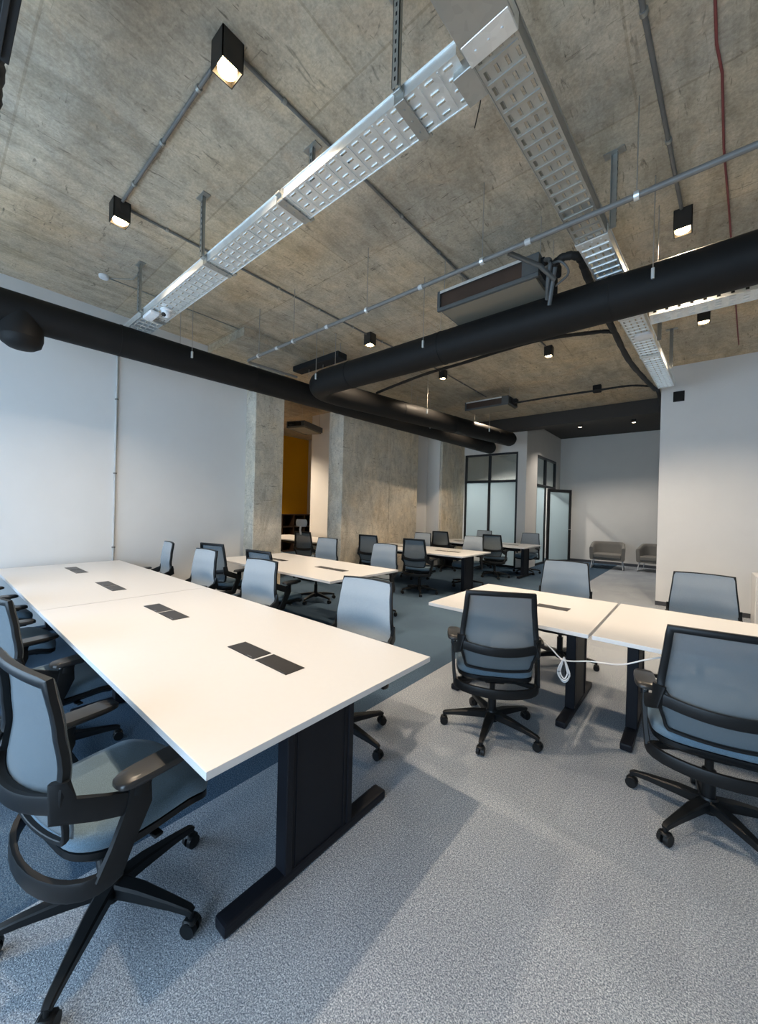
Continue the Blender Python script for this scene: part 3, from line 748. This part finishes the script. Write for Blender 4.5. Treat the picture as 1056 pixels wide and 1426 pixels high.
MB().cyl(q, q-Vector((0,0,.25)), .165, n=32).sweep([q-Vector((0,0,.249)), q-Vector((0,0,.31)), q-Vector((0,0,.345)), q-Vector((0,0,.36))], .33,.33, n=32, up=(0,1,0), taper=[1,.9,.62,.25]).build('branch_stub', M['duct'], tA, 40)
hangers(tA, [(ptA(y).x,y,ptA(y).z,.999,0) for y in (2.1,4.1,7.0)], DR)
tC = thing('ventilation_duct', 'thick black round duct crossing above the right desks and bending back at an elbow', 'duct')
xe, yc_, zc_ = -4.44, 3.67, 3.31
path = [(3.3,yc_,zc_),(xe+.34,yc_,zc_)]
R0_ = .30
for k in range(1,11):
    a = math.pi/2*k/10; path.append((xe+.34-R0_*math.sin(a), yc_+R0_*(1-math.cos(a)), zc_))
B1 = (-3.60, 9.35, 3.34)
path += [(xe+.05,yc_+.6,zc_),(B1[0]-.01,B1[1]-.07,B1[2])]
g = MB().sweep(path, 2*DR*1.03, 2*DR*1.03, n=40)
g.sweep([(B1[0]-.01,B1[1]-.071,B1[2]),B1],2*DR*1.03,2*DR*1.03,n=40,taper=[1,.86])
g.build('duct_tube', M['duct'], tC, 50)
for x in (1.2,-.6,-2.2,-3.6):
    g = MB(); ringd(g,(x,yc_,zc_),(1,0,0),DR+.009); g.build('duct_seam', M['duct'], tC, 40)
for k in (.25,.55,.85):
    a = Vector((xe+.05,yc_+.6,zc_)); b = Vector(B1); g = MB(); ringd(g,a.lerp(b,k),b-a,DR+.009); g.build('duct_seam', M['duct'], tC, 40)
hangers(tC, [(-.30,yc_,zc_,0,1),(-2.35,yc_,zc_,0,1),(-4.1,yc_-.02,zc_,0,1)], DR+.005)
hangers(tC, [(-4.02,5.9,3.31,1,0),(-3.75,8.0,3.32,1,0)], DR+.005)
# black air handler stub behind the elbow
t = thing('air_conditioner', 'black slim air unit tucked above the duct elbow', 'air conditioner', (-4.78,4.10,3.86))
MB().box(-.55,.55,-.1,.1,-.045,.045,.01).build('casing', M['acslot'], t)
for y in (-.5,.5):
    MB().tube([(y,0,.045),(y,0,ZC-3.86)],.008,6).build('hanger_rod', M['wire'], t)
# fan coil units
def fancoil(loc, L, D, H, rz, label, s=1.):
    t = thing('air_conditioner', label, 'air conditioner', loc, rz, 'slim ceiling air conditioners')
    g = MB(); g.box(-L/2,L/2,0,.03,.0,.035,.003).box(-L/2,L/2,0,.03,H-.02,H,.002).box(-L/2,-L/2+.03,0,.03,.035,H-.02).box(L/2-.14,L/2,0,.03,.035,H-.02).box(-L/2,L/2,.03,D,.035,H)
    g.build('casing', M['acgrey'], t)
    MB().box(-L/2+.03,L/2-.14,.029,.033,.036,H-.021).build('air_slot', M['wood'], t)
    MB().box(-L/2+.03,L/2-.14,-.003,.0,H-.03,H-.004,.001).build('slot_trim', M['galv'], t)
    MB().box(-L/2+.04,L/2-.03,.035,D-.02,.002,.034,.002).build('under_panel', M['actan'], t)
    for x in (-L/2+.02,L/2-.02):
        for y in (.1,D-.08): 
            MB().tube([(x,y,H),(x,y,ZC-loc[2])],.007,6).build('hanger_rod', M['wire'], t)
    g = MB(); g.box(L/2,L/2+.03,.05,D-.1,.04,H-.03).box(L/2+.03,L/2+.12,.12,.24,.05,H-.05,.01)
    g.build('pipe_box', M['acslot'], t)
    return t
fc1 = fancoil((-1.56,3.28,3.50),.98,.55,.20,0,'dark grey slim air unit hung beside the wide cable tray')
fancoil((-3.42,7.45,3.68),.95,.5,.18,0,'smaller looking air unit hanging far back above the duct ends')
fancoil((-7.9,6.1,3.45),.9,.5,.16,R(-70),'air unit hanging in the yellow room')
ft = fancoil((-1.78,.23,3.50),1.4,.55,.2,R(180),'black slatted air unit overhead at the top left corner')
for c_ in ft.children:
    if c_.name.startswith(('casing','under_panel')):
        c_.data.materials[0] = M['acslot']
for k in range(9): MB().box(-.66,.68,.03+k*.055,.05+k*.055,-.012,.002,.002).build('slat', M['foam'], ft)
foam_late = 1
# bracket clutter by the first unit
g = MB()
g.sweep([(-1.16,2.86,3.50),(-1.00,3.10,3.46),(-.93,3.25,3.40)],.03,.03).sweep([(-.93,3.25,3.50),(-1.0,3.36,3.26)],.03,.03).tube(bezier([(-1.02,3.3,3.62),(-.96,3.22,3.54),(-.99,3.28,3.42),(-1.03,3.4,3.34)],6),.035,8)
g.tube(bezier([(-1.02,3.3,3.56),(-.88,3.2,3.50),(-.83,3.26,3.42),(-.95,3.35,3.4)],6),.018,8)
g.xf(Matrix.Translation((1.56,-3.28,-3.50))).build('pipe_bracket', M['acgrey'], fc1, 50)
def foam(pts, d, label):
    P = bezier(pts, 10); tp = [1+.12*math.sin(i*1.7)*math.sin(i*.6) for i in range(len(P))]
    return tag(MB().tube(P, d, 12, taper=tp).build('insulated_pipe', M['foam'], smooth=60), label, 'pipe')
foam([(-2.49,.17,3.56),(-2.75,.18,3.55),(-3.1,.185,3.54),(-3.8,.15,3.54),(-4.9,.1,3.54)],.11,'thick black pipe at the upper left edge, joined to the overhead air unit')
foam([(-1.02,3.42,3.60),(-.92,3.36,3.62),(-.83,3.38,3.62),(-.79,3.48,3.62),(-.80,3.75,3.62),(-.79,4.3,3.60),(-.77,5.0,3.58),(-.74,5.9,3.55),(-.68,6.9,3.6),(-.60,7.7,3.62),(-.58,8.3,3.7),(-.60,9.95,3.6)],.062,'thick black insulated pipe snaking beside the wide cable tray')
foam([(-.77,4.95,3.57),(-.95,4.86,3.58),(-1.6,4.74,3.60),(-2.6,4.85,3.60),(-3.2,4.9,3.60),(-3.9,4.95,3.55),(-4.3,5.0,3.52)],.042,'thin black insulated pipe running left under the ceiling to the duct elbow')
foam([(-.70,8.15,3.80),(-1.0,8.0,3.82),(-1.5,7.9,3.80),(-2.2,7.75,3.77),(-2.85,7.72,3.76)],.036,'black insulated pipe leading to the farther air unit')
t = thing('junction_box', 'small black box on the ceiling above the far insulated pipe', 'junction box', (-1.57,8.45,ZC))
MB().box(-.07,.07,-.05,.05,-.14,0,.006).build('body', M['acslot'], t)
tag(MB().tube([(-.755,1.55,3.50),(-.93,1.86,3.66),(-1.02,1.98,3.68)],.006,6).build('loose_wire', M['acslot']), 'short loose black wire poking out below the tray junction', 'wire')

# ---------------------------------------------------------------- camera
RM = ((0.76723963,-0.0223934,0.64096948),(0.64084659,-0.01323406,-0.76755489),(0.02567079,0.99966164,0.00419704))
cd = bpy.data.cameras.new('camera'); cd.sensor_fit = 'HORIZONTAL'; cd.sensor_width = 36; cd.lens = 36*532/1056; cd.clip_start = .02
cam = bpy.data.objects.new('camera', cd); COL.objects.link(cam)
mw = Matrix(RM).to_4x4(); mw.translation = (0,0,1.5); cam.matrix_world = mw
scene.camera = cam

# ---------------------------------------------------------------- daylight
w = bpy.data.worlds.new('sky'); scene.world = w; w.use_nodes = True
bg = w.node_tree.nodes['Background']; bg.inputs[0].default_value = (.53,.75,1.,1); bg.inputs[1].default_value = 9.6
def portal(loc, rot, sx, sy):
    l = bpy.data.lights.new('window_portal', 'AREA'); l.shape = 'RECTANGLE'; l.size = sx; l.size_y = sy; l.cycles.is_portal = True
    o = bpy.data.objects.new('window_portal', l); COL.objects.link(o); o.location = loc; o.rotation_euler = rot
for a, b in wins: portal(((a+b)/2,-2.48,1.55), (R(90),0,0), b-a, 2.4)

vs = scene.view_settings; scene.display_settings.display_device = 'sRGB'
vs.view_transform = 'Standard'; vs.look = 'None'; vs.gamma = 1; vs.use_curve_mapping = False; vs.exposure = .18
scene.cycles.use_denoising = True
scene.cycles.max_bounces = 8; scene.cycles.diffuse_bounces = 5; scene.cycles.transparent_max_bounces = 12
scene.cycles.sample_clamp_indirect = 6.
